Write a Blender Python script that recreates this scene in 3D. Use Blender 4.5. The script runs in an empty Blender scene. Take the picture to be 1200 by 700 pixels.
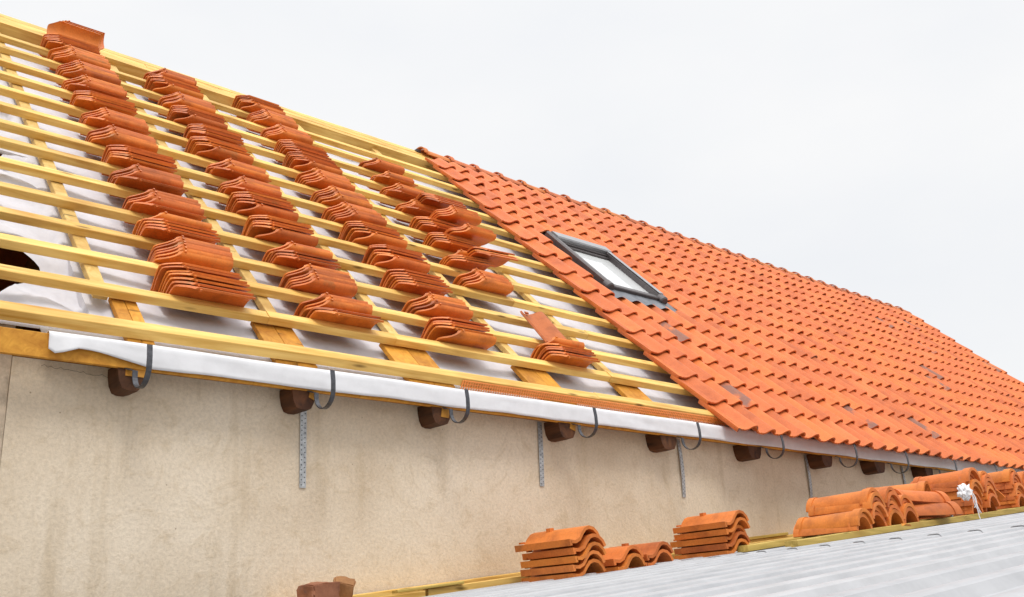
import bpy, bmesh, math, random
from mathutils import Vector, Matrix, noise
random.seed(11)
S = bpy.context.scene
COL = S.collection
R = math.radians
# ------------------------------------------------------------------ roof frame
D, H, ALPHA = 4.242660, 1.332014, R(45.416661)
CA, SA = math.cos(ALPHA), math.sin(ALPHA)
def rp(x, s, n=0.0):
    return Vector((x, D + s*CA - n*SA, H + s*SA + n*CA))
RM = Matrix(((1,0,0,0),(0,CA,-SA,0),(0,SA,CA,0),(0,0,0,1)))      # roof axes (x, s, n) -> world
BS = [0.0,0.349,0.678,1.013,1.339,1.706,2.045,2.363,2.713,3.058,3.395,3.738,4.107,4.419,4.834]
S_APEX = 5.13
WALL_Y = 4.35
def lowz(x): return 0.17 + 0.0895*(x-3.57)                          # lower roof plane

# ------------------------------------------------------------------ materials
def newmat(name):
    m = bpy.data.materials.new(name); m.use_nodes = True
    nt = m.node_tree; b = nt.nodes['Principled BSDF']
    return m, nt, b
def N(nt, t, **kw):
    n = nt.nodes.new(t)
    for k, v in kw.items():
        if k.startswith('i_'):
            n.inputs[k[2:].replace('_', ' ')].default_value = v
        else: setattr(n, k, v)
    return n
def ramp(nt, stops, interp='LINEAR'):
    r = nt.nodes.new('ShaderNodeValToRGB'); r.color_ramp.interpolation = interp
    e = r.color_ramp.elements
    while len(e) < len(stops): e.new(0.5)
    for i, (p, c) in enumerate(stops):
        e[i].position = p; e[i].color = (c[0], c[1], c[2], 1) if isinstance(c, tuple) else (c, c, c, 1)
    return r
def mix(nt, mode, fac, a, b):
    m = nt.nodes.new('ShaderNodeMix'); m.data_type = 'RGBA'; m.blend_type = mode
    L = nt.links
    for sock, v in ((m.inputs[0], fac), (m.inputs[6], a), (m.inputs[7], b)):
        if hasattr(v, 'is_linked') or hasattr(v, 'links'): L.new(v, sock)
        elif isinstance(v, tuple): sock.default_value = (*v, 1)
        else: sock.default_value = v
    return m.outputs[2]
def mapping(nt, scale, coord='Object', rot=(0,0,0)):
    tc = nt.nodes.new('ShaderNodeTexCoord'); mp = nt.nodes.new('ShaderNodeMapping')
    mp.inputs['Scale'].default_value = scale; mp.inputs['Rotation'].default_value = rot
    nt.links.new(tc.outputs[coord], mp.inputs[0]); return mp.outputs[0]
def offset_by_random(nt, vec):
    oi = nt.nodes.new('ShaderNodeObjectInfo'); mu = nt.nodes.new('ShaderNodeMath'); mu.operation = 'MULTIPLY'
    mu.inputs[1].default_value = 37.0; nt.links.new(oi.outputs['Random'], mu.inputs[0])
    va = nt.nodes.new('ShaderNodeVectorMath'); va.operation = 'ADD'
    nt.links.new(vec, va.inputs[0]); nt.links.new(mu.outputs[0], va.inputs[1]); return va.outputs[0], oi.outputs['Random']
def noise_t(nt, vec, scale, detail=5, rough=.55, dist=0):
    n = nt.nodes.new('ShaderNodeTexNoise'); n.inputs['Scale'].default_value = scale
    n.inputs['Detail'].default_value = detail; n.inputs['Roughness'].default_value = rough
    n.inputs['Distortion'].default_value = dist
    nt.links.new(vec, n.inputs['Vector']); return n.outputs['Fac']
def bump(nt, b, h, strength, dist):
    bp = nt.nodes.new('ShaderNodeBump'); bp.inputs['Strength'].default_value = strength
    bp.inputs['Distance'].default_value = dist
    nt.links.new(h, bp.inputs['Height']); nt.links.new(bp.outputs[0], b.inputs['Normal'])

def wood(name, dark, light, along=(1.2, 22, 22), rough=.65, knots=True, var=.12):
    m, nt, b = newmat(name); L = nt.links
    v, rnd = offset_by_random(nt, mapping(nt, along))
    g = noise_t(nt, v, 1.0, 6, .6, 1.2)
    r = ramp(nt, [(.3, dark), (.5, tuple((a+c)/2 for a, c in zip(dark, light))), (.72, light)]); L.new(g, r.inputs[0])
    v2, _ = offset_by_random(nt, mapping(nt, (2.2, 5, 5)))
    big = noise_t(nt, v2, 1.0, 3, .5)
    r2 = ramp(nt, [(.28, (.66, .50, .30)), (.5, (1, .97, .9)), (.75, (1.08, 1.06, 1.02))]); L.new(big, r2.inputs[0])
    c = mix(nt, 'MULTIPLY', .8, r.outputs[0], r2.outputs[0])
    if knots:
        vo = nt.nodes.new('ShaderNodeTexVoronoi'); vo.inputs['Scale'].default_value = 1.0
        v3, _ = offset_by_random(nt, mapping(nt, (2.6, 11, 11))); L.new(v3, vo.inputs['Vector'])
        rk = ramp(nt, [(.05, 1.0), (.15, 0.0)]); L.new(vo.outputs['Distance'], rk.inputs[0])
        c = mix(nt, 'MIX', rk.outputs[0], c, tuple(x*.38 for x in dark))
    hs = nt.nodes.new('ShaderNodeHueSaturation')
    mr = nt.nodes.new('ShaderNodeMapRange'); mr.inputs[3].default_value = 1-var; mr.inputs[4].default_value = 1+var
    L.new(rnd, mr.inputs[0]); L.new(mr.outputs[0], hs.inputs['Value']); L.new(c, hs.inputs['Color'])
    L.new(hs.outputs[0], b.inputs['Base Color']); b.inputs['Roughness'].default_value = rough
    b.inputs['Specular IOR Level'].default_value = .3
    bump(nt, b, g, .25, .004)
    return m
M = {}
M['wood'] = wood('fresh_wood', (.60, .335, .062), (.87, .62, .215), var=.14)
M['wood_side'] = wood('eave_wood', (.48, .20, .022), (.70, .35, .05), along=(22, 1.4, 22), var=.12)
M['wood_up'] = wood('counter_wood', (.58, .37, .10), (.78, .56, .23), along=(22, 1.4, 22), var=.12)
M['wood_green'] = wood('treated_wood', (.30, .22, .05), (.58, .42, .12), var=.15)
M['wood_dark'] = wood('old_dark_wood', (.030, .012, .006), (.14, .055, .022), along=(14, 2.0, 14), rough=.7, knots=False, var=.2)
M['wood_cut'] = wood('fresh_cut_wood', (.40, .17, .02), (.55, .27, .05), along=(14, 2.0, 14), knots=False)

def clay(name, base, var, island=False, stain=.35, rough=.62, fine=40):
    m, nt, b = newmat(name); L = nt.links
    if island:
        gi = nt.nodes.new('ShaderNodeNewGeometry'); rnd = gi.outputs['Random Per Island']
        vec = mapping(nt, (1, 1, 1))
        mu = nt.nodes.new('ShaderNodeMath'); mu.operation = 'MULTIPLY'; mu.inputs[1].default_value = 61
        L.new(rnd, mu.inputs[0]); va = nt.nodes.new('ShaderNodeVectorMath'); va.operation = 'ADD'
        L.new(vec, va.inputs[0]); L.new(mu.outputs[0], va.inputs[1]); vec = va.outputs[0]
    else:
        vec, rnd = offset_by_random(nt, mapping(nt, (1, 1, 1)))
    dark = tuple(x*.62 for x in base); lite = (min(1, base[0]*1.12), base[1]*1.28, base[2]*1.45)
    r = ramp(nt, [(0.0, tuple(x*(1-var) for x in base)), (.45, base), (.8, (base[0]*1.02, base[1]*(1.10 if island else 1.2), base[2]*.85)), (1.0, (base[0]*1.06, base[1]*1.16, base[2]*1.3) if island else lite)])
    L.new(rnd, r.inputs[0])
    n1 = noise_t(nt, vec, 7, 5, .6)
    r1 = ramp(nt, [(.3, (.74, .68, .66) if island else (.55, .48, .48)), (.55, (1, 1, 1)), (.8, (1.0, 1.05, 1.10))]); L.new(n1, r1.inputs[0])
    c = mix(nt, 'MULTIPLY', .8, r.outputs[0], r1.outputs[0])
    n3 = noise_t(nt, vec, 3.2, 6, .7)                       # grey-brown firing marks, a few per tile
    r3 = ramp(nt, [(.60, 0.0), (.70, 1.0)]); L.new(n3, r3.inputs[0])
    mm = nt.nodes.new('ShaderNodeMath'); mm.operation = 'MULTIPLY'; mm.inputs[1].default_value = stain
    L.new(r3.outputs[0], mm.inputs[0])
    c = mix(nt, 'MIX', mm.outputs[0], c, (base[0]*.42, base[1]*.75, base[2]*1.3))
    if island:                                                # a handful of overfired dark tiles
        r4 = ramp(nt, [(.0, 1.0), (.014, 1.0), (.016, 0.0)], 'CONSTANT')
        m7 = nt.nodes.new('ShaderNodeMath'); m7.operation = 'MULTIPLY'; m7.inputs[1].default_value = 17.31
        fr = nt.nodes.new('ShaderNodeMath'); fr.operation = 'FRACT'
        L.new(rnd, m7.inputs[0]); L.new(m7.outputs[0], fr.inputs[0]); L.new(fr.outputs[0], r4.inputs[0])
        n5 = noise_t(nt, vec, 5, 4, .6); r5 = ramp(nt, [(.40, 0.0), (.52, .8)]); L.new(n5, r5.inputs[0])
        m6 = nt.nodes.new('ShaderNodeMath'); m6.operation = 'MULTIPLY'
        L.new(r4.outputs[0], m6.inputs[0]); L.new(r5.outputs[0], m6.inputs[1])
        c = mix(nt, 'MIX', m6.outputs[0], c, (.17, .10, .085))
    nf = noise_t(nt, vec, 90, 4, .6)
    rf = ramp(nt, [(.3, .88), (.7, 1.06)]); L.new(nf, rf.inputs[0])
    c = mix(nt, 'MULTIPLY', 1.0, c, rf.outputs[0])
    L.new(c, b.inputs['Base Color']); b.inputs['Roughness'].default_value = rough
    b.inputs['Specular IOR Level'].default_value = .35
    bump(nt, b, nf, .25, .003)
    return m
M['clay_field'] = clay('clay_roof', (.67, .160, .040), .18, island=True, stain=.26)
M['clay'] = clay('clay_loose', (.68, .165, .026), .32, stain=.7, rough=.5)
M['clay_ridge'] = clay('clay_ridge', (.62, .17, .055), .18, stain=.4)
M['clay_low'] = clay('clay_low', (.63, .165, .034), .26, stain=.5)
M['brick'] = clay('old_brick', (.34, .14, .075), .3, stain=.9, rough=.85)

def plain(name, col, rough=.6, metal=0, nscale=8, namt=.12, spec=.5, bmp=.1):
    m, nt, b = newmat(name); L = nt.links
    v, rnd = offset_by_random(nt, mapping(nt, (1, 1, 1)))
    n = noise_t(nt, v, nscale, 6, .65)
    r = ramp(nt, [(.25, tuple(x*(1-namt*2) for x in col)), (.6, col), (.85, tuple(min(1, x*(1+namt)) for x in col))]); L.new(n, r.inputs[0])
    L.new(r.outputs[0], b.inputs['Base Color']); b.inputs['Roughness'].default_value = rough
    b.inputs['Metallic'].default_value = metal; b.inputs['Specular IOR Level'].default_value = spec
    if bmp: bump(nt, b, n, bmp, .004)
    return m
M['membrane'] = plain('underlay_fleece', (.61, .60, .64), .75, 0, 14, .06, .3, .25)
M['strip'] = plain('eave_membrane', (.72, .72, .745), .55, 0, 10, .05, .4, .3)
M['steel'] = plain('dark_steel', (.10, .10, .11), .42, .7, 60, .25)
M['galv'] = plain('galvanised', (.50, .51, .52), .5, .5, 45, .3)
M['galv_dark'] = plain('strap_hole', (.03, .03, .03), .8)
M['comb'] = plain('orange_plastic', (.95, .30, .06), .45, 0, 30, .1)
M['frame_metal'] = plain('window_metal', (.115, .10, .10), .38, .45, 18, .12)
M['frame_light'] = plain('window_cover', (.33, .33, .34), .35, .5, 18, .08)
M['lead'] = plain('flashing', (.16, .17, .19), .5, .35, 12, .2)
M['plastic'] = plain('white_plastic', (.82, .82, .84), .4, 0, 20, .05)
M['leaf'] = plain('leaf', (.70, .28, .03), .6, 0, 40, .3)
M['masonry'] = plain('rough_masonry', (.60, .48, .36), .95, 0, 16, .28, .2, .8)
M['floor'] = plain('attic_floor', (.40, .34, .30), .9, 0, 5, .2)
M['ground'] = plain('ground', (.26, .23, .17), .95, 0, .8, .3, .2, .2)
M['render'] = plain('lower_wall', (.42, .36, .28), .9, 0, 4, .15, .2, .3)
# skylight pane: opaque pale mottled base under a smooth clear coat
m, nt, b = newmat('pane'); b.inputs['Base Color'].default_value = (.74, .76, .76, 1)
b.inputs['Roughness'].default_value = .35; b.inputs['Coat Weight'].default_value = 1; b.inputs['Coat Roughness'].default_value = .03
vv = mapping(nt, (1, 1, 1)); nn = noise_t(nt, vv, 3, 4, .6); rr = ramp(nt, [(.3, (.66, .68, .68)), (.7, (.80, .81, .81))])
nt.links.new(nn, rr.inputs[0]); nt.links.new(rr.outputs[0], b.inputs['Base Color']); M['pane'] = m
# plaster with trowel marks, stains and speckles
m, nt, b = newmat('plaster'); L = nt.links
v = mapping(nt, (1, 1, 1))
n1 = noise_t(nt, v, 1.1, 6, .62); r1 = ramp(nt, [(.28, (.57, .455, .33)), (.5, (.70, .59, .455)), (.75, (.78, .68, .55))]); L.new(n1, r1.inputs[0])
n2 = noise_t(nt, v, 5.5, 12, .78, 1.8); r2 = ramp(nt, [(.51, 0.0), (.66, .42)]); L.new(n2, r2.inputs[0])
c = mix(nt, 'MIX', r2.outputs[0], r1.outputs[0], (.47, .35, .21))
vs = mapping(nt, (5.0, 1, .55)); n3 = noise_t(nt, vs, 1.0, 4, .6)       # faint vertical water runs
r3 = ramp(nt, [(.57, 0.0), (.70, .42)]); L.new(n3, r3.inputs[0])
c = mix(nt, 'MIX', r3.outputs[0], c, (.44, .33, .20))
n4 = noise_t(nt, v, 60, 5, .7); r4 = ramp(nt, [(.35, .84), (.6, 1.05)]); L.new(n4, r4.inputs[0])
c = mix(nt, 'MULTIPLY', .8, c, r4.outputs[0])
vo = nt.nodes.new('ShaderNodeTexVoronoi'); vo.inputs['Scale'].default_value = 11; L.new(v, vo.inputs['Vector'])
r5 = ramp(nt, [(.02, .8), (.055, 0.0)]); L.new(vo.outputs['Distance'], r5.inputs[0])
n6 = noise_t(nt, v, 2.0, 2, .5); r6 = ramp(nt, [(.55, 0.0), (.62, 1.0)]); L.new(n6, r6.inputs[0])
mm = nt.nodes.new('ShaderNodeMath'); mm.operation = 'MULTIPLY'; L.new(r5.outputs[0], mm.inputs[0]); L.new(r6.outputs[0], mm.inputs[1])
c = mix(nt, 'MIX', mm.outputs[0], c, (.22, .15, .09))
wv = nt.nodes.new('ShaderNodeTexWave'); wv.wave_type = 'RINGS'; wv.inputs['Scale'].default_value = 9; wv.inputs['Distortion'].default_value = 14
wv.inputs['Detail'].default_value = 4; L.new(mapping(nt, (1, .2, 1.3)), wv.inputs['Vector'])
rw = ramp(nt, [(.0, .97), (.2, 1.0)]); L.new(wv.outputs['Fac'], rw.inputs[0])
n7 = noise_t(nt, v, 1.6, 3, .5); r7 = ramp(nt, [(.5, 0.0), (.62, 1.0)]); L.new(n7, r7.inputs[0])
c = mix(nt, 'MULTIPLY', r7.outputs[0], c, rw.outputs[0])
L.new(c, b.inputs['Base Color']); b.inputs['Roughness'].default_value = .92; b.inputs['Specular IOR Level'].default_value = .2
ad = nt.nodes.new('ShaderNodeMath'); ad.operation = 'ADD'; L.new(n2, ad.inputs[0]); L.new(n4, ad.inputs[1])
bump(nt, b, ad.outputs[0], .45, .008); M['plaster'] = m
# corrugated sheet
m, nt, b = newmat('corrugated'); L = nt.links
v = mapping(nt, (.35, 7, 1)); n1 = noise_t(nt, v, 1.4, 6, .65)
r1 = ramp(nt, [(.25, (.31, .32, .34)), (.5, (.40, .405, .42)), (.8, (.46, .46, .47))]); L.new(n1, r1.inputs[0])
n2 = noise_t(nt, mapping(nt, (1, 1, 1)), 5, 5, .7); r2 = ramp(nt, [(.35, .84), (.6, 1.03)]); L.new(n2, r2.inputs[0])
c = mix(nt, 'MULTIPLY', .8, r1.outputs[0], r2.outputs[0]); L.new(c, b.inputs['Base Color'])
b.inputs['Roughness'].default_value = .6; b.inputs['Specular IOR Level'].default_value = .35; M['sheet'] = m

# ------------------------------------------------------------------ object helpers
def link_obj(name, verts, faces, mat, parent=None, smooth=None, origin=None, matrix=None):
    """verts in world space (or local when matrix given)"""
    me = bpy.data.meshes.new(name)
    if matrix is None:
        if origin is None:
            n = len(verts)
            origin = Vector((sum(v[0] for v in verts)/n, sum(v[1] for v in verts)/n, min(v[2] for v in verts)))
        me.from_pydata([Vector(v)-origin for v in verts], [], faces)
    else:
        me.from_pydata([Vector(v) for v in verts], [], faces)
    bm = bmesh.new(); bm.from_mesh(me); bmesh.ops.recalc_face_normals(bm, faces=bm.faces); bm.to_mesh(me); bm.free()
    if smooth:
        me.shade_smooth(); me.set_sharp_from_angle(angle=R(smooth))
    me.materials.append(M[mat] if isinstance(mat, str) else mat)
    o = bpy.data.objects.new(name, me); COL.objects.link(o)
    mw = Matrix.Translation(origin) if matrix is None else matrix
    if parent:
        o.parent = parent
        pw = world_of(parent)
        o.matrix_parent_inverse = Matrix.Identity(4)
        o.matrix_basis = pw.inverted() @ mw
    else: o.matrix_basis = mw
    WM[o.name] = mw
    return o
WM = {}
def world_of(o): return WM[o.name]
def empty(name, loc):
    o = bpy.data.objects.new(name, None); COL.objects.link(o); o.location = loc
    o.empty_display_size = .2; WM[o.name] = Matrix.Translation(Vector(loc)); return o
def tag(o, label=None, cat=None, group=None, kind=None):
    if label: o['label'] = label
    if cat: o['category'] = cat
    if group: o['group'] = group
    if kind: o['kind'] = kind
    return o
class G:
    def __init__(s): s.v = []; s.f = []
    def add(s, v, f):
        k = len(s.v); s.v += [Vector(x) for x in v]; s.f += [tuple(i+k for i in q) for q in f]
    def hexa(s, c):   # 8 corners: bottom 0-3, top 4-7
        s.add(c, [(0,3,2,1),(4,5,6,7),(0,1,5,4),(1,2,6,5),(2,3,7,6),(3,0,4,7)])
    def box(s, a, b, f=lambda p: p):
        x0,y0,z0 = a; x1,y1,z1 = b
        s.hexa([f(Vector(p)) for p in ((x0,y0,z0),(x1,y0,z0),(x1,y1,z0),(x0,y1,z0),(x0,y0,z1),(x1,y0,z1),(x1,y1,z1),(x0,y1,z1))])
    def bbox(s, a, b, e, f=lambda p: p, seg=1, axis=0, wob=0):
        """box with chamfered long edges along axis, subdivided and slightly bowed"""
        o = [i for i in range(3) if i != axis]
        p0, p1 = a[o[0]], b[o[0]]; q0, q1 = a[o[1]], b[o[1]]
        ring = [(p0+e,q0),(p1-e,q0),(p1,q0+e),(p1,q1-e),(p1-e,q1),(p0+e,q1),(p0,q1-e),(p0,q0+e)]
        ph = random.random()*6.28
        vs = []
        for i in range(seg+1):
            t = a[axis] + (b[axis]-a[axis])*i/seg
            dp = wob*math.sin(t*1.7+ph); dq = wob*.6*math.sin(t*2.3+ph*2)
            for (p, q) in ring:
                w = [0,0,0]; w[axis] = t; w[o[0]] = p+dp; w[o[1]] = q+dq; vs.append(f(Vector(w)))
        fs = [tuple(range(7,-1,-1)), tuple(seg*8+i for i in range(8))]
        for i in range(seg):
            for j in range(8):
                k = (j+1) % 8; fs.append((i*8+j, i*8+k, i*8+8+k, i*8+8+j))
        s.add(vs, fs)
    def profile(s, pts, ths, f, ends, segs=1):
        """pts: open polyline (p,q); thick shell; ends (t0,t1); f(t,p,q)->Vector"""
        n = len(pts); nor = []
        for i in range(n):
            a = pts[max(0,i-1)]; b = pts[min(n-1,i+1)]; d = (b[0]-a[0], b[1]-a[1]); l = math.hypot(*d) or 1
            nor.append((-d[1]/l, d[0]/l))
        inner = [(p[0]-nn[0]*ths, p[1]-nn[1]*ths) for p, nn in zip(pts, nor)]
        loop = list(pts) + inner[::-1]; m = len(loop); vs = []
        for i in range(segs+1):
            t = ends[0] + (ends[1]-ends[0])*i/segs
            vs += [f(t, *q) for q in loop]
        fs = []
        for i in range(segs):
            for j in range(m):
                k = (j+1) % m; fs.append((i*m+j, i*m+k, (i+1)*m+k, (i+1)*m+j))
        for base in (0, segs*m):
            for j in range(n-1): fs.append((base+j, base+j+1, base+m-2-j, base+m-1-j))
        s.add(vs, fs)
    def strip(s, path, w, th, axisdir=Vector((1,0,0))):
        """flat bar following path (list of Vector), width w along axisdir, thickness th"""
        vs = []; n = len(path)
        for i, p in enumerate(path):
            d = (path[min(n-1,i+1)] - path[max(0,i-1)]).normalized(); nn = axisdir.cross(d).normalized()
            for a, b2 in ((-1,-1),(1,-1),(1,1),(-1,1)): vs.append(p + axisdir*(w/2*a) + nn*(th/2*b2))
        fs = [(0,1,2,3), tuple(4*(n-1)+i for i in (3,2,1,0))]
        for i in range(n-1):
            for j in range(4):
                k = (j+1) % 4; fs.append((4*i+j, 4*i+k, 4*i+4+k, 4*i+4+j))
        s.add(vs, fs)
    def obj(s, name, mat, parent=None, smooth=None, **k): return link_obj(name, s.v, s.f, mat, parent, smooth, **k)
F = lambda p: rp(p[0], p[1], p[2])

# ------------------------------------------------------------------ ground and world
g = G(); g.add([(-3000,-3000,-4.3),(3000,-3000,-4.3),(3000,3000,-4.3),(-3000,3000,-4.3)], [(0,1,2,3)])
tag(g.obj('ground', 'ground'), kind='structure')

# ------------------------------------------------------------------ the house
X0, X1 = -1.6, 16.62
house = tag(empty('house', (7.5, WALL_Y+3, -4.3)), 'long beige plastered house whose steep roof is half battens, half orange tiles', 'house')
AP = rp(0, S_APEX, 0); BACKY = 2*AP.y - D
def W(name, a, b, mat, **k):
    g = G(); g.box(a, b); return g.obj(name, mat, house, **k)
# plaster front wall as a subdivided slab, masonry strip beyond its left edge
g = G(); g.box((1.0845, WALL_Y, -4.3), (X1, WALL_Y+.3, 1.16)); g.obj('wall', 'plaster', house)
g = G()
nx, nz = 60, 90
vs = []
for i in range(nz+1):
    z = -4.3 + 5.62*i/nz
    for j in range(nx+1):
        x = X0 + (1.083-X0)*j/nx
        d = noise.fractal(Vector((x*6, z*6, 3)), 1, 2, 4)*.02
        vs.append((x, WALL_Y+.004+d*(.35 if j > nx-3 else 1), z))
fs = [(i*(nx+1)+j, i*(nx+1)+j+1, (i+1)*(nx+1)+j+1, (i+1)*(nx+1)+j) for i in range(nz) for j in range(nx)]
g.add(vs, fs); g.box((X0, WALL_Y+.05, -4.3), (1.08, WALL_Y+.3, 1.31))
tag(g.obj('masonry_wall', 'masonry', house, smooth=40), 'rough bare masonry left of the plaster edge')
W('rear_wall', (X0, BACKY-.35, -4.3), (X1, BACKY-.05, 1.2), 'plaster')
for xa in (X0, X1-.3):
    g = G(); y0, y1 = WALL_Y+.32, BACKY-.37
    zz = H + (y0-D)*SA/CA - .2
    pts = [(y0,-4.3),(y1,-4.3),(y1,zz),(AP.y, AP.z-.25),(y0,zz)]
    vs = [(xa,*p) for p in pts]+[(xa+.3,*p) for p in pts]
    g.add(vs, [(0,1,2,3,4),(9,8,7,6,5)]+[(i,(i+1)%5,(i+1)%5+5,i+5) for i in range(5)]); g.obj('gable_wall', 'masonry', house)
W('attic_floor', (X0+.31, WALL_Y+.31, .70), (X1-.31, BACKY-.36, .85), 'floor')
# rear slope: boarding in one sheet
g = G()
def rear(p): q = rp(p[0], p[1], p[2]); return Vector((q.x, 2*AP.y-q.y, q.z))
g.box((X0, -.1, -.09), (X1, S_APEX-.03, -.05), rear); g.obj('rear_slope', 'clay_field', house)

# rafters below the underlay
raf_x = [.52, 1.47, 2.33, 3.20, 4.20, 5.14, 6.14, 7.14, 8.0, 8.93, 9.9, 10.85, 11.8, 12.75, 13.7, 14.65, 15.6]
for x in raf_x:
    g = G(); g.bbox((x, .02, -.26), (x+.13, S_APEX-.2, -.125), .004, F, axis=1); g.obj('rafter', 'wood_side', house)
    g = G(); g.bbox((x, .1, -.26), (x+.13, S_APEX-.2, -.125), .004, rear, axis=1); g.obj('rafter', 'wood_side', house)
# dark beam ends under the eave
ends = [(1.47,.125),(2.325,.135),(3.185,.14),(4.165,.15),(5.13,.17),(6.135,.165),(7.14,.16),(7.985,.18),(8.91,.15),(9.85,.16),(10.8,.16)]
for i, (x, w) in enumerate(ends):
    g = G(); zb, zt = 1.035, 1.150; c = .046; x += .012
    hh = zt-zb; ring = [(x,zt),(x+w,zt)] + [(x+w*(.5+.5*u), zt-hh*v_) for u, v_ in ((.98,.30),(.86,.66),(.62,.93),(.25,1.0),(-.25,1.0),(-.62,.93),(-.86,.66),(-.98,.30))]
    ys = (4.214, 4.26, WALL_Y+.02)
    vs = [(a + .004*math.sin(9*k+a*7), y, b) for k, y in enumerate(ys) for a, b in ring]
    nr = len(ring); fs = [tuple(range(nr)), tuple(2*nr+j for j in range(nr-1,-1,-1))]
    for k in range(2):
        for j in range(nr): fs.append((k*nr+j, k*nr+(j+1)%nr, k*nr+nr+(j+1)%nr, k*nr+nr+j))
    g.add(vs, fs); bo = g.obj('beam_end', 'wood_dark', house, smooth=35)
    if i in (0, 1, 2, 3):
        g = G(); y0 = 4.2105
        if i == 0: g.box((x+.03, y0, 1.098), (x+.118, y0+.02, 1.14))
        elif i == 2: g.hexa([Vector(p) for p in ((x+.062,y0,1.078),(x+.115,y0,1.075),(x+.115,y0+.03,1.075),(x+.062,y0+.03,1.078),(x+.072,y0,1.14),(x+.132,y0,1.135),(x+.132,y0+.03,1.135),(x+.072,y0+.03,1.14))])
        else: g.hexa([Vector(p) for p in ((x+.09,y0,1.10),(x+w-.012,y0,1.085),(x+w-.012,y0+.02,1.085),(x+.09,y0+.02,1.10),(x+.10,y0,1.142),(x+w-.006,y0,1.14),(x+w-.006,y0+.02,1.14),(x+.10,y0+.02,1.142))])
        g.obj('cut_face', 'wood_cut', bo)
# fascia
g = G(); g.bbox((X0, 4.206, 1.130), (X1, 4.232, 1.238), .002, seg=60, wob=.0015); g.obj('fascia', 'wood_side', house)

def crack(pts, w, name='crack'):
    g = G(); vs = []
    for i, (x, z) in enumerate(pts): vs += [(x, WALL_Y-.0012, z+w/2), (x, WALL_Y-.0012, z-w/2)]
    g.add(vs, [(2*i, 2*i+2, 2*i+3, 2*i+1) for i in range(len(pts)-1)]); return g
rg = random.Random(8)
for (x0, x1, z0, z1, w) in ((1.20, 1.50, 1.135, 1.118, .0014),):
    n = 22; g = crack([(x0+(x1-x0)*i/n, z0+(z1-z0)*i/n+rg.uniform(-.006,.006)) for i in range(n+1)], w); g.obj('plaster_crack', 'galv_dark', house)
# underlay sheet on the rafters
def cbx(x):
    best = min(raf_x, key=lambda r: abs(r+.07-x)); return abs(best+.07-x)
g = G(); dx = .03; ds = .03
xs = [-1.5 + dx*i for i in range(int(7.8/dx))]; ss = [.03 + ds*j for j in range(int((S_APEX-.05)/ds))]
def ss_(a, b, v): t = max(0, min(1, (v-a)/(b-a))); return t*t*(3-2*t)
def xleft(s):
    e = .05*noise.noise(Vector((s*7, 0, 1)))
    h1 = ss_(.10, .16, s)*(1-ss_(1.02, 1.07, s)); xa = 1.04 + .24*ss_(.3, .75, s) - .10*ss_(.8, 1.05, s) + e
    h2 = ss_(1.94, 1.98, s)*(1-ss_(2.16, 2.20, s))
    return max(-1.5 + (xa+1.5)*h1, -1.5 + (2.77+e)*h2)
def und(x, s):
    t = min(1, cbx(x)/.42)
    sag = -.030*math.sin(t*math.pi/2) if x > 1.5 else -.02
    loose = 1.0 if x < 1.44 else 0.0
    if x > 1.9: loose = .0
    w = noise.fractal(Vector((x*2.2+s*1.2, s*3.1, 5)), .8, 2.1, 4)
    crease = abs(noise.noise(Vector((x*1.6+s*2.6, s*1.1-x*.8, 9))))
    n = -.098 + sag + (.007 + .03*loose)*w - (.010+.10*loose)*(.35-min(.35, crease))
    if x > 1.44: n = min(n, -.090)
    else: n = min(n, -.066)
    if s < .12: n = -.092
    return n
idx = {}
for i, x in enumerate(xs):
    for j, s in enumerate(ss):
        if x < 1.44: x_ = xleft(s) + (1.44-xleft(s))*(x+1.5)/2.94
        else: x_ = x
        idx[i, j] = len(g.v); g.v.append(rp(x_, s, und(x_, s)))
for i in range(len(xs)-1):
    for j in range(len(ss)-1):
        g.f.append((idx[i,j], idx[i+1,j], idx[i+1,j+1], idx[i,j+1]))
g.obj('underlay', 'membrane', house, smooth=60)
# underlay under the tiled half
g = G(); g.box((6.31, .03, -.10), (X1-.02, S_APEX-.02, -.09), F); g.obj('underlay', 'membrane', house)
# eave membrane hanging over the fascia, torn at its left end
g = G(); xs2 = [1.175 + .03*i for i in range(int((X1-1.175)/.03)+1)]
rows = 7
def ztail(x):
    if x < 1.62: 
        pts = [(1.175,1.165),(1.20,1.150),(1.245,1.160),(1.30,1.184),(1.36,1.183),(1.42,1.174),(1.50,1.160),(1.60,1.142),(1.62,1.138)]
        for a, b in zip(pts, pts[1:]):
            if a[0] <= x <= b[0]: return a[1] + (b[1]-a[1])*(x-a[0])/(b[0]-a[0])
    return 1.137 + .0025*math.sin(x*7) + .004*noise.noise(Vector((x*5, 0, 4)))
P = []
for x in xs2:
    zt = 1.246 + .0015*math.sin(x*5)
    zb = ztail(x); fl = max(0, 1.45-x)*.10
    col = [rp(x, .05, -.0908), rp(x, -.015, -.0912), Vector((x, 4.228, zt+.001)), Vector((x, 4.206, zt+.004)), Vector((x, 4.197, zt))]
    for k in range(1, rows+1):
        z = zt + (zb-zt)*k/rows
        y = 4.190 + .004*noise.noise(Vector((x*4+z*14, z*9, 2))) + .002*noise.noise(Vector((x*15, z*30, 2))) - fl*(k/rows)*abs(math.sin(x*21))
        col.append(Vector((x, y, z)))
    P.append(col)
nc = len(P[0])
for c in P: g.v += c
for i in range(len(P)-1):
    for k in range(nc-1): g.f.append((i*nc+k, (i+1)*nc+k, (i+1)*nc+k+1, i*nc+k+1))
o = g.obj('eave_membrane', 'strip', house, smooth=50)
sm = o.modifiers.new('thick', 'SOLIDIFY'); sm.thickness = .0015; sm.offset = 0

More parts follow.
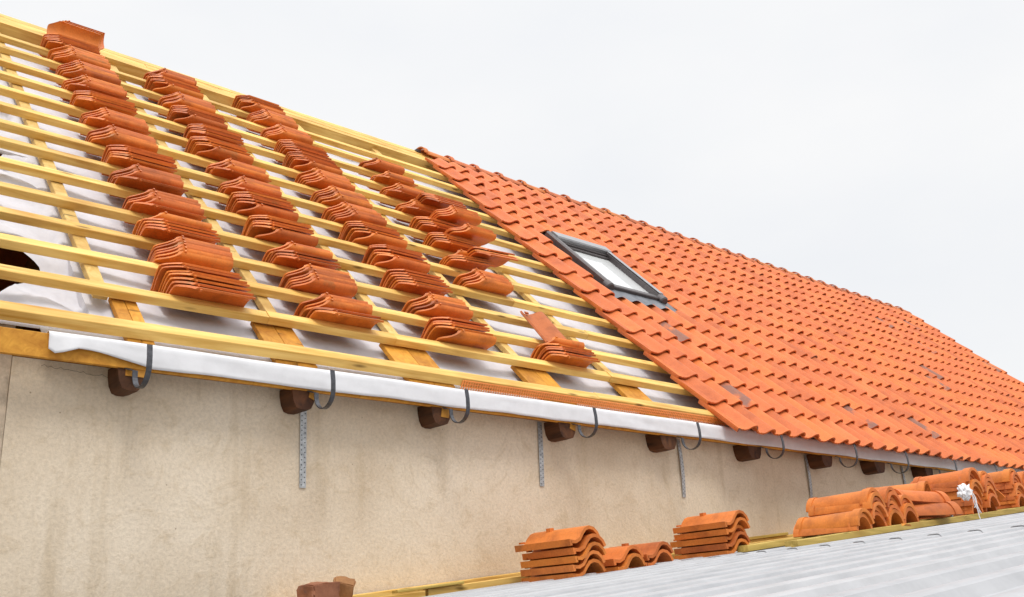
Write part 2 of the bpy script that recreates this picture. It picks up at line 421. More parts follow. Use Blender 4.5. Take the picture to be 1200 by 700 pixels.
# counter battens above the underlay; wide paired boards at the eave
cb = [(.55,.07),(1.46,.07),(2.40,.07),(3.22,.07),(4.20,.07),(5.12,.07)]
for x, w in cb:
    g = G(); g.bbox((x, .40, -.0895), (x+w, 4.93, -.0515), .003, F, axis=1, seg=10, wob=.002); g.obj('counter_batten', 'wood_up', house)
for x0, xm, x1, lap in ((.50,.60,.70,0),(1.535,1.60,1.66,0),(2.28,2.40,2.515,0),(3.10,3.27,3.42,0),(4.13,4.30,4.42,0),(5.08,5.20,5.34,0)):
    for a, b in ((x0, xm-.0015), (xm+.0015, x1)):
        g = G(); g.bbox((a, -.012, -.0895), (b, .398, -.061), .002, F, axis=1); g.obj('eave_board', 'wood_side', house)
# battens: pieces butted end to end
joints = {0:[4.6], 1:[2.345,3.17,5.0], 2:[3.9], 3:[2.9,5.3], 4:[1.9,4.75], 5:[3.1], 6:[2.3,5.1], 7:[3.95], 8:[2.95], 9:[2.0,4.8], 10:[3.2], 11:[4.1], 12:[2.9], 13:[3.6], 14:[3.0]}
for j, s in enumerate(BS):
    xe = 6.12
    cuts = [X0] + joints[j] + [xe]
    for a, b in zip(cuts, cuts[1:]):
        q = random.uniform(-.004, .004); th = .0505 + random.uniform(-.003, .003); w = .068 + random.uniform(-.004, .004)
        if j == 0: w, th = .073, .058
        if j == 14: w, th = .085, .09
        g = G(); g.bbox((a+.001, s+q, -th), (b-.001, s+q+w, random.uniform(-.003,.001)), .003, F, seg=max(2,int((b-a)/.4)), wob=.0022)
        g.obj('batten', 'wood', house)
# ridge planks
for s0, s1, n0 in ((4.93, 5.035, -.03), (5.038, 5.135, -.028)):
    for a, b in ((X0, 2.75 if s0 < 5 else 3.6), (2.753 if s0 < 5 else 3.603, 6.0)):
        g = G(); g.bbox((a, s0, n0-.03), (b, s1, n0+.028), .003, F, seg=10, wob=.002); g.obj('ridge_board', 'wood', house)
g = G(); g.bbox((X0, 4.98, -.03), (6.0, 5.12, .0), .003, rear, seg=10); g.obj('ridge_board', 'wood', house)
# membrane lump under the tiles' right of the field is not seen; orange bird comb on the eave batten
g = G(); x = 3.465
def cf(p): return rp(p[0], -.006+p[1], p[2])
g.box((3.465, -.004, -.0575), (6.0, 0, -.052), cf)
g.box((3.465, -.004, -.017), (6.0, 0, -.0125), cf)
g.box((3.465, -.004, -.036), (6.0, 0, -.033), cf)
while x < 5.98:
    sl = .012
    a = [(x,-.004,-.075),(x+.007,-.004,-.075),(x+.007,0,-.075),(x,0,-.075),(x-sl,-.0035,-.014),(x+.007-sl,-.0035,-.014),(x+.007-sl,-.0005,-.014),(x-sl,-.0005,-.014)]
    g.hexa([cf(p) for p in a]); x += .019
g.obj('bird_comb', 'comb', house)

# ------------------------------------------------------------------ tiled half
PT = [(0,.016),(.006,.011),(.018,.002),(.040,-.002),(.050,.0025),(.060,-.002),(.085,.002),(.108,.012),(.130,.030),(.150,.042),(.172,.047),(.192,.042),(.208,.028),(.216,.012)]
TW, TG = .2052, .345
g = G()
ncol = int(round((X1-5.82)/TW))
rng = random.Random(3)
def skip(c, r): return 2 <= c <= 6 and 6 <= r <= 9
NR = 15
for r in range(NR):
    s0 = -.235 + TG*r; ln = .415 if r < NR-1 else .30
    for c in range(ncol):
        if skip(c, r): continue
        x0 = 5.82 + TW*c + rng.uniform(-.005, .005); js = rng.uniform(-.012, .012); jn = rng.uniform(-.002, .004); rot = rng.uniform(-.014, .014)
        low, hi = .050 + jn, .018 + jn
        def f(t, p, q, x0=x0, s0=s0+js, low=low, hi=hi, rot=rot, ln=ln):
            k = t/ln
            return rp(x0 + p + rot*t, s0 + t - rot*p, low + (hi-low)*k + q)
        pts = PT
        if c == 0: pts = [(-.004,-.030),(-.012,-.012),(-.010,.004),(.006,.004)] + PT[2:]
        g.profile(pts, .013, f, (0, ln), 1)
tiles = g.obj('roof_tiling', 'clay_field', house, smooth=40, origin=rp(11, 0, 0))
# verge board at the far gable
g = G(); g.bbox((X1+.002, -.15, -.12), (X1+.03, S_APEX, .03), .003, F, axis=1); g.obj('verge_board', 'wood_up', house)
# ridge tiles
ra, zr = .105, AP.z - .005
def ridge_tile(x, L=.40, r=ra, flare=.020):
    g = G(); pts = [(r*math.cos(a)*1.05, r*math.sin(a)*.95) for a in [R(180-6-168*i/12) for i in range(13)]]
    xs_ = [0, .05, .055, L-.001]
    segs = [(0, .05, flare), (.045, L, 0)]
    for a, b, fl in segs:
        pp = [(p*(1+fl/r), q*(1+fl/r)) for p, q in pts]
        g.profile(pp, .013, lambda t, p, q: Vector((x+t, AP.y+p, zr+q-.074 + .012*(1-t/L))), (a, b), 1)
    return g
x = 5.85; k = 0
while x < X1+.15:
    g = ridge_tile(x); o = g.obj('ridge_tile', 'clay_ridge', tiles, smooth=40); x += .37
# dark metal ridge clip at the open end
g = G(); g.box((5.80, AP.y-.04, AP.z-.03), (5.86, AP.y+.04, AP.z+.004)); g.obj('ridge_clip', 'steel', tiles)

# roof window
win = tag(empty('roof_window', rp(6.75, 2.05, .02)), None)
win.parent = house; win.matrix_basis = world_of(house).inverted() @ WM[win.name]
wx0, wx1, ws0, ws1 = 6.30, 7.13, 2.04, 3.11
g = G(); e = .004
for a, b in (((wx0, ws0, -.03), (wx0+.060, ws1, .115)), ((wx1-.060, ws0, -.03), (wx1, ws1, .115))):
    g.bbox(a, b, .014, F, axis=1)
g.bbox((wx0+.0605, ws0+.004, -.03), (wx1-.0605, ws0+.07, .088), .008, F)
g.obj('window_frame', 'frame_metal', win, smooth=30)
g = G(); g.bbox((wx0+.0605, ws1-.12, -.03), (wx1+.006, ws1+.01, .128), .012, F)
g.bbox((wx1-.062, ws0+.05, .1155), (wx1-.012, ws1-.13, .124), .003, F, axis=1)
tag(g.obj('hood', 'frame_light', win, smooth=30), 'light grey metal hood along the top of the roof window')
for xx in (wx0+.0375, wx1-.0375):                            # round end caps at the lower corners
    g = G(); seg = 20
    for t0, t1, rr_ in ((-.03, .055, .052),):
        vs = []
        for t in (t0, t0+.012, t1-.004, t1):
            r_ = rr_*(.78 if t in (t0, t1) else 1)
            vs += [rp(xx + r_*math.cos(2*math.pi*i/seg), ws0+t, .068 + r_*math.sin(2*math.pi*i/seg)) for i in range(seg)]
        fs = [tuple(range(seg)), tuple(3*seg+i for i in range(seg-1,-1,-1))]
        for q in range(3): fs += [(q*seg+i, q*seg+(i+1)%seg, (q+1)*seg+(i+1)%seg, (q+1)*seg+i) for i in range(seg)]
        g.add(vs, fs)
    g.obj('corner_cap', 'frame_metal', win, smooth=35)
for (a, b) in (((wx0+.061, ws1-.155, .06), (wx1-.061, ws1-.1215, .085)), ((wx0+.061, ws1-.20, .052), (wx1-.061, ws1-.165, .070))):
    g = G(); g.bbox(a, b, .003, F); g.obj('vent_bar', 'frame_metal', win)
g = G(); g.box((wx0+.055, ws0+.03, .036), (wx1-.055, ws1-.05, .050), F); g.obj('pane', 'pane', win)
g = G(); vs = []; nxx = 34
for i in range(nxx+1):
    x = 6.225 + (7.10-6.225)*i/nxx
    vs += [rp(x, 1.83+.008*math.sin(x*31), .066+.012*math.sin((x-5.82)/TW*6.283-1.9)), rp(x, ws0+.02, .055)]
g.add(vs, [(2*i, 2*i+2, 2*i+3, 2*i+1) for i in range(nxx)])
g.box((6.225, ws0, .0), (wx0-.003, 3.26, .022), F); g.box((wx1+.003, ws0+.1, .0), (7.26, 3.26, .022), F)
g.box((wx1+.003, 1.80, .0), (7.262, ws0+.099, .040), F)
g.box((6.225, 3.125, .023), (7.27, 3.27, .034), F)
g.obj('flashing', 'lead', win)

# gutter brackets and perforated straps
for i, x in enumerate([1.545,2.455,3.305,4.32,5.34,6.33,7.385,8.24,9.16,10.07,11.0,11.9]):
    g = G(); cy, cz, r = 4.108 + random.uniform(-.004,.004), 1.105, .078 + random.uniform(-.003,.004)
    path = [Vector((x-.05, 4.235, 1.150)), Vector((x-.02, 4.200, 1.124)), Vector((x, cy+r, 1.118))]
    path += [Vector((x, cy + r*math.cos(R(-a)), cz + r*math.sin(R(-a)))) for a in range(0, 181, 15)]
    path += [Vector((x+.0005, cy-r+.002, 1.15)), Vector((x+.001, cy-r+.012, 1.203))]
    g.strip(path, .024, .0045)
    g.obj('gutter_bracket', 'steel', house)
for i, (x, zt, zb, lean, out) in enumerate([(2.474,1.09,.668,.002,.0),(4.135,1.15,.752,-.01,.004),(5.49,1.15,.738,.0,.012),(7.12,1.15,.789,.004,.014),(8.73,1.15,.80,.006,.01)]):
    g = G(); n = 14; w = .036 if i < 2 else .034
    path = [Vector((x + lean*k/n, WALL_Y-.006 - out*math.sin(k/n*3.1), zt + (zb-zt)*k/n)) for k in range(n+1)]
    g.strip(path, w, .002); st = g.obj('wall_strap', 'galv', house)
    g = G(); q = 0; z = zt-.02
    while z > zb+.01:
        k = (zt-z)/(zt-zb); yy = WALL_Y-.006-out*math.sin(k*3.1)-.0016
        cx = x+lean*k+(-.009 if q % 2 else .009); rr2 = .0038
        g.add([(cx+rr2*math.cos(a*math.pi/3), yy, z+rr2*math.sin(a*math.pi/3)) for a in range(6)], [(0,1,2,3,4,5)])
        z -= .0125; q += 1
    g.obj('strap_holes', 'galv_dark', st)

# ------------------------------------------------------------------ loose tiles
TL, TH = .405, .200
def loose_mesh(flip, name, cx_, cz_):
    """pantile standing on its long edge: x along the tile, z its width, bulge towards -y (or +y when flipped); two opposite corners clipped"""
    g = G()
    if flip: base = [(0,0),(.03,.003),(.07,.000),(.105,.002),(.135,.010),(.158,.023),(.176,.040),(.188,.056),(.193,.066)]
    else: base = [(0,.0),(.03,-.003),(.065,.0),(.095,.008),(.120,.020),(.142,.031),(.160,.036),(.178,.034),(.192,.024),(.200,.008)]
    pts = []
    for a, b in zip(base, base[1:]):
        for k in range(2): pts.append((a[0]+(b[0]-a[0])*k/2, a[1]+(b[1]-a[1])*k/2))
    pts.append(base[-1]); sg = -1
    def f(t, p, q):
        v = max(0, min(TH, p)); xa = cx_*max(0, (v-(TH-cz_))/cz_)**1.15; xb = TL - .055*max(0, 1-v/.06)
        return Vector((xa + (xb-xa)*t, sg*q, p))
    g.profile(pts, .012, f, (0, 1), 4)
    yq = sg*pts[-1][1]; zq = pts[-1][0]
    g.box((cx_+.006, yq-.006, zq-.006), (cx_+.018, yq+.006, zq+.006))
    if flip: g.profile([(p[0], p[1]-.001) for p in pts[2:9]], .004, lambda t, p, q: Vector((t, sg*q, p)), (.10, .112), 1)
    me = bpy.data.meshes.new(name); me.from_pydata(g.v, [], g.f)
    bm = bmesh.new(); bm.from_mesh(me); bmesh.ops.recalc_face_normals(bm, faces=bm.faces); bm.to_mesh(me); bm.free()
    me.shade_smooth(); me.set_sharp_from_angle(angle=R(38)); me.materials.append(M['clay']); return me
MA, MB_ = loose_mesh(True, 'roof_tile_flat', .095, .045), loose_mesh(False, 'roof_tile_round', .120, .085)
proto = None
def place_tile(mesh, mw, label, group, name='clay_tile', cat='clay tile'):
    global proto
    if proto is None:
        proto = bpy.data.objects.new(name, mesh); o = proto
    else: o = proto.copy()
    o.data = mesh; o.name = name; COL.objects.link(o); o.matrix_basis = mw
    for q_ in ('label', 'group'):
        if q_ in o: del o[q_]
    tag(o, label, cat, group); return o
ORD = ['lowest','second','third','fourth','fifth','sixth','seventh','eighth','ninth','tenth','eleventh','twelfth','topmost']
CN = ['leftmost pile column','second pile column from the left','third pile column from the left','pile column nearest the finished tiles']
def pile(x, j, seq, where, front, seed=0, tilt0=0, ds=0, dn=0, yaw=0):
    """seq: tile kinds from the front (leaning on the batten) to the back"""
    rg = random.Random(seed); s = BS[j]+ds+.088; drift = rg.uniform(-.004, .004); n = len(seq)
    s += 0 if seq[0] == 'A' else .018
    for k, kind in enumerate(seq):
        if k:
            s += .0242 + rg.uniform(-.002, .003)
            if seq[k-1] == 'A' and kind == 'B': s += .010
            if seq[k-1] == 'B' and kind == 'A': s += .034
        th = R(tilt0 + 10 - 3.0*k + rg.uniform(-1.2, 1.2))
        jx = rg.uniform(-.011, .011) + drift*k
        mw = Matrix.Translation(rp(x + jx, s, -.092 + dn + rg.uniform(0, .005))) @ RM @ Matrix.Rotation(yaw + rg.uniform(-.02,.02), 4, 'Z') @ Matrix.Rotation(th, 4, 'X')
        place_tile(MA if kind == 'A' else MB_, mw, front if k == 0 else where, None if k == 0 else where.replace('clay roof tile within', 'tiles of').replace('roof tile in', 'tiles in'))
cols_x = [1.82, 2.60, 3.51]
FIX = {(0,0):'AAAAAAA',(0,1):'BBBBBB',(0,2):'AAAAB',(1,0):'AABBB',(1,1):'BBBBBB',(2,0):'BAAAA',(2,1):'BBBBB',(1,2):'AAABB',(0,3):'ABBBB',(0,6):'BBBBB'}
sd = 0
for c in range(3):
    for r in range(13):
        sd += 1; rg = random.Random(900+sd)
        K = 6
        q = rg.random()
        seq = 'A'*K if q < .25 else 'B'*(K) if q < .6 else 'A'+'B'*(K-2) if q < .8 else 'B' + 'A'*(K-1)
        seq = FIX.get((c, r), seq)
        w = f'clay roof tile within the {ORD[r]} pile, {CN[c]}'
        fr = f'exposed front roof tile of the {ORD[r]} pile, {CN[c]}'
        pile(cols_x[c] + [0,.04,.03][c]*r/13 + rg.uniform(-.02,.02), r+1, seq, w, fr, seed=sd, yaw=rg.uniform(-.03,.03))
C4 = [(1,4.42,'AAAAAB',0),(4,4.31,'BBBBB',0),(5,4.34,'AAAB',.13),(6,4.39,'AAAAA',0),(7,4.42,'AAAAA',0),(8,4.43,'ABBB',0),(9,4.44,'ABBB',0),(10,4.47,'ABB',0),(11,4.53,'BBB',0)]
for q, (j, x, seq, yw) in enumerate(C4):
    nm = ORD[q] if q < 8 else 'topmost'
    pile(x, j, seq, f'clay roof tile within the {nm} pile, {CN[3]}', f'exposed front roof tile of the {nm} pile, {CN[3]}', seed=300+q, yaw=yw)
# second layer of tiles heaped over the upper piles of that column
for q, (x, j, seq, nn_, t0) in enumerate([(4.54,5,'AAA',.12,16),(4.54,6,'BBB',.135,12),(4.58,7,'BBBB',.14,12),(4.60,8,'AAAA',.13,14)]):
    nm = ['lowest','second','third','upper'][q]
    pile(x, j, seq, f'roof tile in the {nm} heaped extra layer near the finished tiles', f'outermost roof tile of the {nm} heaped extra layer near the finished tiles',
         seed=400+q, yaw=.12 if q == 0 else .03, dn=nn_, ds=.06, tilt0=t0)

# flat pantile as in the tiled field
PL = [(0,-.026),(-.003,.008),(.012,.005),(.045,.0),(.072,.010),(.096,.036),(.124,.058),(.158,.066),(.194,.056),(.222,.030),(.236,.0)]
def pantile_mesh(name, mat, L=.41, pp=PT):
    g = G(); g.profile(pp, .014 if pp is PT else .017, lambda t, p, q: Vector((p, t, q)), (0, L), 1)
    g.box((.02,L-.03,.012),(.05,L-.012,.022))
    if pp is not PT: g.box((.125, L*.62, .055), (.155, L*.62+.03, .078))
    me = bpy.data.meshes.new(name); me.from_pydata(g.v, [], g.f)
    bm = bmesh.new(); bm.from_mesh(me); bmesh.ops.recalc_face_normals(bm, faces=bm.faces); bm.to_mesh(me); bm.free()
    me.shade_smooth(); me.set_sharp_from_angle(angle=R(38)); me.materials.append(M[mat]); return me
PTM, PTL = pantile_mesh('pantile', 'clay_low'), pantile_mesh('pantile_low', 'clay_low', .41, PL)
# single tile lying up the slope above the lowest pile of the last column
place_tile(PTM, Matrix.Translation(rp(4.52, .60, .045)) @ RM @ Matrix.Rotation(R(-4), 4, 'Z') @ Matrix.Rotation(R(2), 4, 'X'),
           'single roof tile lying up the slope across the battens', None)
# tiles on edge at the ridge on top of the leftmost column
for q in range(3):
    mw = Matrix.Translation(rp(1.84+.04*q, 4.60+.05*q, .045+.010*q)) @ RM @ Matrix.Rotation(R(-1+2*q), 4, 'Z') @ Matrix.Rotation(R(-64-5*q), 4, 'X')
    place_tile(MA, mw, ['front roof tile propped on edge against the ridge board, leftmost column','middle roof tile of three propped on edge against the ridge board','stained rearmost roof tile propped on edge at the ridge, leftmost column'][q], None)

# ------------------------------------------------------------------ lower roof
low = tag(empty('lower_building', (6, 1, -4.3)), 'low building with a white corrugated sheet roof beside the plastered wall', 'building')
g = G(); pitch = .196; Y0, Y1 = -1.6, 4.06
ys = []; kk = math.floor((Y0-3.20)/pitch)
while kk*pitch+3.20 < Y1:
    ys += [3.20 + (kk+u)*pitch for u in (.0, .10, .15, .24, .76, .85, .90)]; kk += 1
ys = [y for y in ys if Y0 <= y <= Y1]
XS = [.5, 4.66, 9.3, 14.2]
def prof(y):
    t = (y/pitch) % 1.0; t = min(t, 1-t)
    return .020 if t < .11 else .017 if t < .18 else -.005 if t < .31 else -.007
for a, b, lift in [(XS[i], XS[i+1]+.12, .006*(i % 2)) for i in range(len(XS)-1)]:
    vs = []
    for x in (a, (a+b)/2, b):
        for y in ys:
            zl = lowz(x) + prof(y-3.20) - .016 + (.0065 if x == a and a > 1 and y < 3.3 else 0)
            vs.append((x, y, zl))
    n = len(ys); m_ = len(vs)
    vs += [(v_[0], v_[1], v_[2]-.004) for v_ in vs]
    fs = []
    for i in range(2):
        for j in range(n-1):
            q = (i*n+j, i*n+j+1, (i+1)*n+j+1, (i+1)*n+j); fs.append(q); fs.append(tuple(k+m_ for k in q[::-1]))
    for j in range(n-1):
        fs.append((j, j+1, m_+j+1, m_+j)); fs.append((2*n+j, 2*n+j+1, m_+2*n+j+1, m_+2*n+j))
    g.add(vs, fs)
g.obj('corrugated_sheeting', 'sheet', low, smooth=20)
for a, b in (((.7, -1.4, -4.3), (1.0, 4.0, -.12)), ((13.6, -1.4, -4.3), (13.9, 4.0, 1.0))):
    g = G(); g.box(a, b); g.obj('wall', 'render', low)
g = G(); g.hexa([Vector(p) for p in ((1.01,-1.4,-4.3),(13.59,-1.4,-4.3),(13.59,-1.1,-4.3),(1.01,-1.1,-4.3),(1.01,-1.4,-.11),(13.59,-1.4,1.0),(13.59,-1.1,1.0),(1.01,-1.1,-.11))])
g.obj('wall', 'render', low)
# boards between sheet and wall
def board(y0, y1, x0, x1, z0, z1, mat, name, lab, wob=.002, grp=None):
    f = lambda p: Vector((p[0], p[1], lowz(p[0]) + p[2]))
    g = G(); g.bbox((x0, y0, z0), (x1, y1, z1), .003, f, seg=14, wob=wob); return tag(g.obj(name, mat), lab, 'board')
board(4.10, 4.19, 3.06, 6.6, -.02, .034, 'wood', 'timber_board', 'yellow board along the upper edge of the white sheet, nearer the sheet')
board(4.215, 4.335, 2.3, 11, -.02, .050, 'wood', 'timber_board', 'yellow board lying against the foot of the plastered wall')
board(4.07, 4.16, 2.2, 3.02, -.02, .030, 'wood', 'timber_board', 'short yellow board end beside the two old bricks')
board(4.08, 4.13, 2.86, 3.28, .036, .050, 'wood_green', 'timber_board', 'thin weathered stick lying across the gap between the yellow boards')
board(4.20, 4.27, 5.35, 6.5, .052, .072, 'wood_green', 'timber_board', 'brown offcut lying on the wall board left of the ridge tiles')
board(3.13, 3.215, 4.92, 12.5, .002, .042, 'wood_green', 'timber_batten', 'long greenish batten on the sheet in front of the ridge tile piles', .004)
board(3.52, 3.60, 5.0, 12.5, .002, .040, 'wood_green', 'timber_batten', 'rear batten carrying the back ends of the ridge tile piles', .004)

# pantile piles on the sheet
def low_stack(x, y, K, dz, label, front, base=0.0, jit=.012, seed=0):
    rg = random.Random(seed)
    for k in range(K):
        yw = rg.uniform(-.05, .05)
        mw = Matrix.Translation((x + rg.uniform(-jit, jit), y + rg.uniform(-jit, jit)*1.6, lowz(x) + base + .016 + dz*k)) @ Matrix.Rotation(yw, 4, 'Z') @ Matrix.Rotation(-math.atan(.0895), 4, 'Y')
        if k == K-1: place_tile(PTL, mw, front, None)
        else: place_tile(PTL, mw, label, label.replace('roof tile in', 'tiles of'))
low_stack(3.60, 3.60, 5, .042, 'roof tile in the leftmost five tile pile on the white sheet', 'top roof tile of the leftmost pile on the white sheet', seed=1)
low_stack(3.93, 3.62, 2, .042, 'lower roof tile of the pair just right of the leftmost sheet pile', 'upper roof tile of the pair just right of the leftmost sheet pile', seed=2)
low_stack(4.20, 3.64, 2, .042, 'lower roof tile of the second low pair on the sheet', 'upper roof tile of the second low pair on the sheet', seed=3)
low_stack(4.88, 3.58, 5, .042, 'roof tile in the five tile pile right of the two low pairs', 'top roof tile of the pile right of the two low pairs', seed=4)

# ridge tiles, half-round with a collar at one end
def rt_mesh(name, mat, L=.45, r=.115):
    g = G(); pts = [(r*math.cos(a)*(1-.12*math.sin(a)), r*.98*math.sin(a)) for a in [R(178-176*i/14) for i in range(15)]]
    g.profile(pts, .013, lambda t, p, q: Vector((p*(1-.10*t/L), t, q*(1-.10*t/L))), (.05, L-.035), 2)
    g.profile([(p*1.09, q*1.09) for p, q in pts], .022, lambda t, p, q: Vector((p, t, q)), (0, .055), 1)
    g.profile([(p*.97, q*.97) for p, q in pts], .020, lambda t, p, q: Vector((p, t, q)), (L-.04, L), 1)
    me = bpy.data.meshes.new(name); me.from_pydata(g.v, [], g.f)
    bm = bmesh.new(); bm.from_mesh(me); bmesh.ops.recalc_face_normals(bm, faces=bm.faces); bm.to_mesh(me); bm.free()
    me.shade_smooth(); me.set_sharp_from_angle(angle=R(38)); me.materials.append(M[mat]); return me
RT = rt_mesh('loose_ridge_tile', 'clay_low', .45, .095)
rtp = None
def put_rt(mw, label, group):
    global rtp
    if rtp is None: rtp = bpy.data.objects.new('loose_ridge_tile', RT); o = rtp
    else: o = rtp.copy()
    o.name = 'loose_ridge_tile'; COL.objects.link(o); o.matrix_basis = mw
    for q_ in ('label', 'group'):
        if q_ in o: del o[q_]
    tag(o, label, 'ridge tile', group)
def rt_stack(x, y, K, dz, where, seed, base=.042, yaw=0):
    rg = random.Random(seed)
    for k in range(K):
        mw = Matrix.Translation((x + rg.uniform(-.008,.008), y + rg.uniform(-.02,.02), lowz(x) + base + dz*k)) @ Matrix.Rotation(yaw + rg.uniform(-.04,.04), 4, 'Z') @ Matrix.Rotation(-math.atan(.0895), 4, 'Y')
        if k == K-1: put_rt(mw, 'uppermost ridge tile of the '+where, None)
        else: put_rt(mw, 'ridge tile nested in the '+where, 'ridge tiles of the '+where)
rt_stack(5.70, 3.12, 2, .030, 'low pair at the left end of the batten', 1)
rt_stack(5.91, 3.14, 6, .030, 'first tall stack on the batten', 2)
rt_stack(6.15, 3.15, 6, .029, 'second tall stack on the batten', 3)
rt_stack(6.38, 3.18, 4, .029, 'short stack left of the white plastic', 4)
rt_stack(7.40, 3.15, 9, .029, 'tall stack right of the white plastic', 5)
rt_stack(7.65, 3.15, 8, .029, 'second stack right of the white plastic', 6)
rt_stack(8.20, 3.15, 8, .029, 'stack left of the last one at the picture edge', 7)
rt_stack(8.46, 3.15, 7, .029, 'last stack at the picture edge', 8)
def free_rt(x, y, z, rz, ry, label):
    put_rt(Matrix.Translation((x, y, z)) @ Matrix.Rotation(R(rz), 4, 'Z') @ Matrix.Rotation(R(ry), 4, 'X'), label, None)
free_rt(6.86, 3.10, lowz(6.9)+.045, 62, 0, 'ridge tile lying sideways beneath the tilted one')
free_rt(6.90, 3.20, lowz(6.9)+.13, 75, 3, 'tilted ridge tile lying sideways left of the white plastic')
free_rt(6.60, 3.55, lowz(6.7)+.16, -12, 4, 'long ridge tile laid over the stacks behind the first two')
free_rt(7.22, 3.42, lowz(7.2)+.22, 8, 2, 'ridge tile laid high behind the tall stack')
free_rt(6.95, 3.5, lowz(7.0)+.045, 0, 0, 'lower ridge tile of the two behind the sideways ones')
free_rt(6.95, 3.5, lowz(7.0)+.12, 5, 0, 'upper ridge tile of the two behind the sideways ones')
free_rt(7.92, 3.18, lowz(8.0)+.13, 4, -32, 'ridge tile standing on end between the right hand stacks')

# white plastic wrap
g = G(); rg = random.Random(4)
cx, cy, cz = 7.06, 3.08, lowz(7.06)+.20
bm = bmesh.new(); bmesh.ops.create_icosphere(bm, subdivisions=4, radius=1)
for v_ in bm.verts:
    d = 1 + .45*noise.fractal(v_.co*2.3, .8, 2, 4)
    v_.co = Vector((v_.co.x*.05*d, v_.co.y*.04*d, v_.co.z*.055*d)) + Vector((cx, cy, cz))
g.add([v_.co for v_ in bm.verts], [tuple(v_.index for v_ in f_.verts) for f_ in bm.faces]); bm.free()
for dx_, ph, w_ in ((.0,0,.030),(.022,1.2,.024),(-.012,2.0,.014)):
    path = [Vector((cx+.03+dx_+.05*t+.014*math.sin(5*t+ph), cy-.035-.01*t, cz-.02-.17*t*(1-.25*(ph > 1)))) for t in [i/10 for i in range(11)]]
    g.strip(path, w_, .003, Vector((.9,.3,.1)).normalized())
path = [Vector((cx+.045+.045*math.sin(math.pi*t), cy-.03, cz+.0-.11*t)) for t in [i/12 for i in range(13)]]
g.strip(path, .008, .006)
tag(g.obj('plastic_wrap', 'plastic', smooth=60), 'crumpled white plastic wrap hanging on the ridge tiles', 'plastic wrap')
g = G(); g.strip([Vector((6.83, 3.10, lowz(6.83)+t)) + Vector((.01*t*5, 0, 0)) for t in (.045, .09, .13)], .014, .012)
tag(g.obj('grey_rod', 'galv'), 'short pale rod propped under the tilted ridge tile', 'rod')
# leaf on the batten
g = G(); lx = 6.13; ly = 3.09; lz = lowz(lx)+.03
g.add([(lx-.05,ly,lz),(lx-.02,ly-.015,lz+.014),(lx+.03,ly-.018,lz+.012),(lx+.075,ly-.002,lz+.003),(lx+.03,ly+.02,lz+.008),(lx-.02,ly+.018,lz+.018),
       (lx-.05,ly,lz-.002),(lx-.02,ly-.015,lz+.011),(lx+.03,ly-.018,lz+.009),(lx+.075,ly-.002,lz),(lx+.03,ly+.02,lz+.005),(lx-.02,ly+.018,lz+.015)],
      [(0,1,5),(1,2,4,5),(2,3,4),(6,11,7),(7,11,10,8),(8,10,9),(0,6,7,1),(1,7,8,2),(2,8,9,3),(3,9,10,4),(4,10,11,5),(5,11,6,0)])
tag(g.obj('leaf', 'leaf'), 'fallen orange leaf on the batten below the ridge tiles', 'leaf')
# two old bricks at the lower left
def rock(name, c, sz, rot, seed, lab):
    bm = bmesh.new(); bmesh.ops.create_cube(bm, size=1); bmesh.ops.bevel(bm, geom=bm.edges[:], offset=.06, segments=2, affect='EDGES')
    bmesh.ops.subdivide_edges(bm, edges=bm.edges[:], cuts=3, use_grid_fill=True)
    mt = Matrix.Translation(c) @ Matrix.Rotation(R(rot[2]),4,'Z') @ Matrix.Rotation(R(rot[1]),4,'Y') @ Matrix.Rotation(R(rot[0]),4,'X')
    vs = []
    for v_ in bm.verts:
        p = v_.co*(1+.14*noise.fractal(v_.co*2.6+Vector((seed,0,0)), .9, 2, 4)); vs.append(mt @ Vector((p.x*sz[0], p.y*sz[1], p.z*sz[2])))
    fs = [tuple(v_.index for v_ in f_.verts) for f_ in bm.faces]; bm.free()
    tag(link_obj(name, vs, fs, 'brick', smooth=35), lab, 'brick')
rock('old_brick', Vector((2.43, 4.10, .155)), (.17,.11,.085), (4,-6,12), 1, 'broken orange and grey brick piece at the lower left, with mortar')
rock('old_brick', Vector((2.60, 4.17, .165)), (.10,.10,.10), (20,15,-30), 7, 'smaller broken brick piece leaning at the right of the grey stained one')

# ------------------------------------------------------------------ light
w = bpy.data.worlds.new('World'); S.world = w; w.use_nodes = True
nt = w.node_tree; L = nt.links; bg = nt.nodes['Background']
SUN_EL, SUN_AZ = R(58), R(205)           # azimuth clockwise from +Y
sky = nt.nodes.new('ShaderNodeTexSky'); sky.sky_type = 'NISHITA'; sky.sun_disc = False
sky.sun_elevation = SUN_EL; sky.sun_rotation = SUN_AZ; sky.air_density = 1; sky.dust_density = 3
tc = nt.nodes.new('ShaderNodeTexCoord'); sx = nt.nodes.new('ShaderNodeSeparateXYZ'); L.new(tc.outputs['Generated'], sx.inputs[0])
rv = ramp(nt, [(0.0, .405), (.06, .415), (.60, .435), (.92, 1.10)]); L.new(sx.outputs['Z'], rv.inputs[0])
mp = nt.nodes.new('ShaderNodeMapping'); mp.inputs['Scale'].default_value = (1, 1, 2.2); L.new(tc.outputs['Generated'], mp.inputs[0])
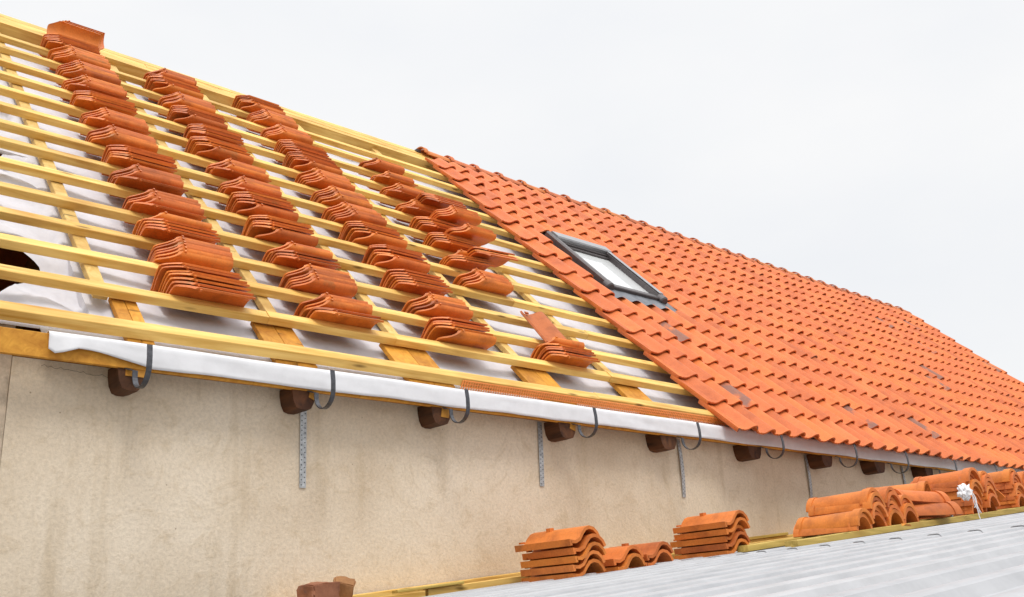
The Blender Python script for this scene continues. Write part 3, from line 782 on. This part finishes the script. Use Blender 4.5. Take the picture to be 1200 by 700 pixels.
cn = noise_t(nt, mp.outputs[0], 2.6, 5, .5); rc = ramp(nt, [(.3, (.925, .94, .965)), (.65, (1.0, 1.0, 1.0))]); L.new(cn, rc.inputs[0])
cl = mix(nt, 'MULTIPLY', 1.0, rv.outputs[0], rc.outputs[0])
sc = nt.nodes.new('ShaderNodeVectorMath'); sc.operation = 'SCALE'; sc.inputs['Scale'].default_value = 20.0; L.new(cl, sc.inputs[0])
mx = mix(nt, 'MIX', .94, sky.outputs[0], sc.outputs[0])
L.new(mx, bg.inputs['Color']); bg.inputs['Strength'].default_value = .11
sd_ = bpy.data.lights.new('sun', 'SUN'); sd_.energy = 1.4; sd_.angle = R(18); sd_.color = (1, .96, .90)
so = bpy.data.objects.new('sun', sd_); COL.objects.link(so)
dirv = Vector((math.sin(SUN_AZ)*math.cos(SUN_EL), math.cos(SUN_AZ)*math.cos(SUN_EL), math.sin(SUN_EL)))
so.rotation_euler = dirv.to_track_quat('Z', 'Y').to_euler(); so.location = dirv*50

# ------------------------------------------------------------------ camera
Mr = ((0.749, -0.66, -0.051), (-0.171, -0.266, 0.949), (0.64, 0.702, 0.312))
yaw, pit, rol = R(42.34377744), R(18.20602126), R(-3.05454625)
cy_, sy_, cp_, sp_ = math.cos(yaw), math.sin(yaw), math.cos(pit), math.sin(pit)
fwd = Vector((sy_*cp_, cy_*cp_, sp_)); rt = Vector((cy_, -sy_, 0)); up = rt.cross(fwd)
r2 = rt*math.cos(rol) + up*math.sin(rol); u2 = up*math.cos(rol) - rt*math.sin(rol)
cam = bpy.data.cameras.new('camera'); cam.sensor_width = 36; cam.lens = 1134.979366/1200*36; cam.clip_start = .05; cam.clip_end = 8000
co = bpy.data.objects.new('camera', cam); COL.objects.link(co)
co.matrix_world = Matrix(((r2.x,u2.x,-fwd.x,0),(r2.y,u2.y,-fwd.y,0),(r2.z,u2.z,-fwd.z,0),(0,0,0,1)))
S.camera = co
S.render.engine = 'CYCLES'
S.view_settings.view_transform = 'Standard'; S.view_settings.look = 'None'; S.view_settings.gamma = 1; S.view_settings.use_curve_mapping = False
S.view_settings.exposure = 0.08
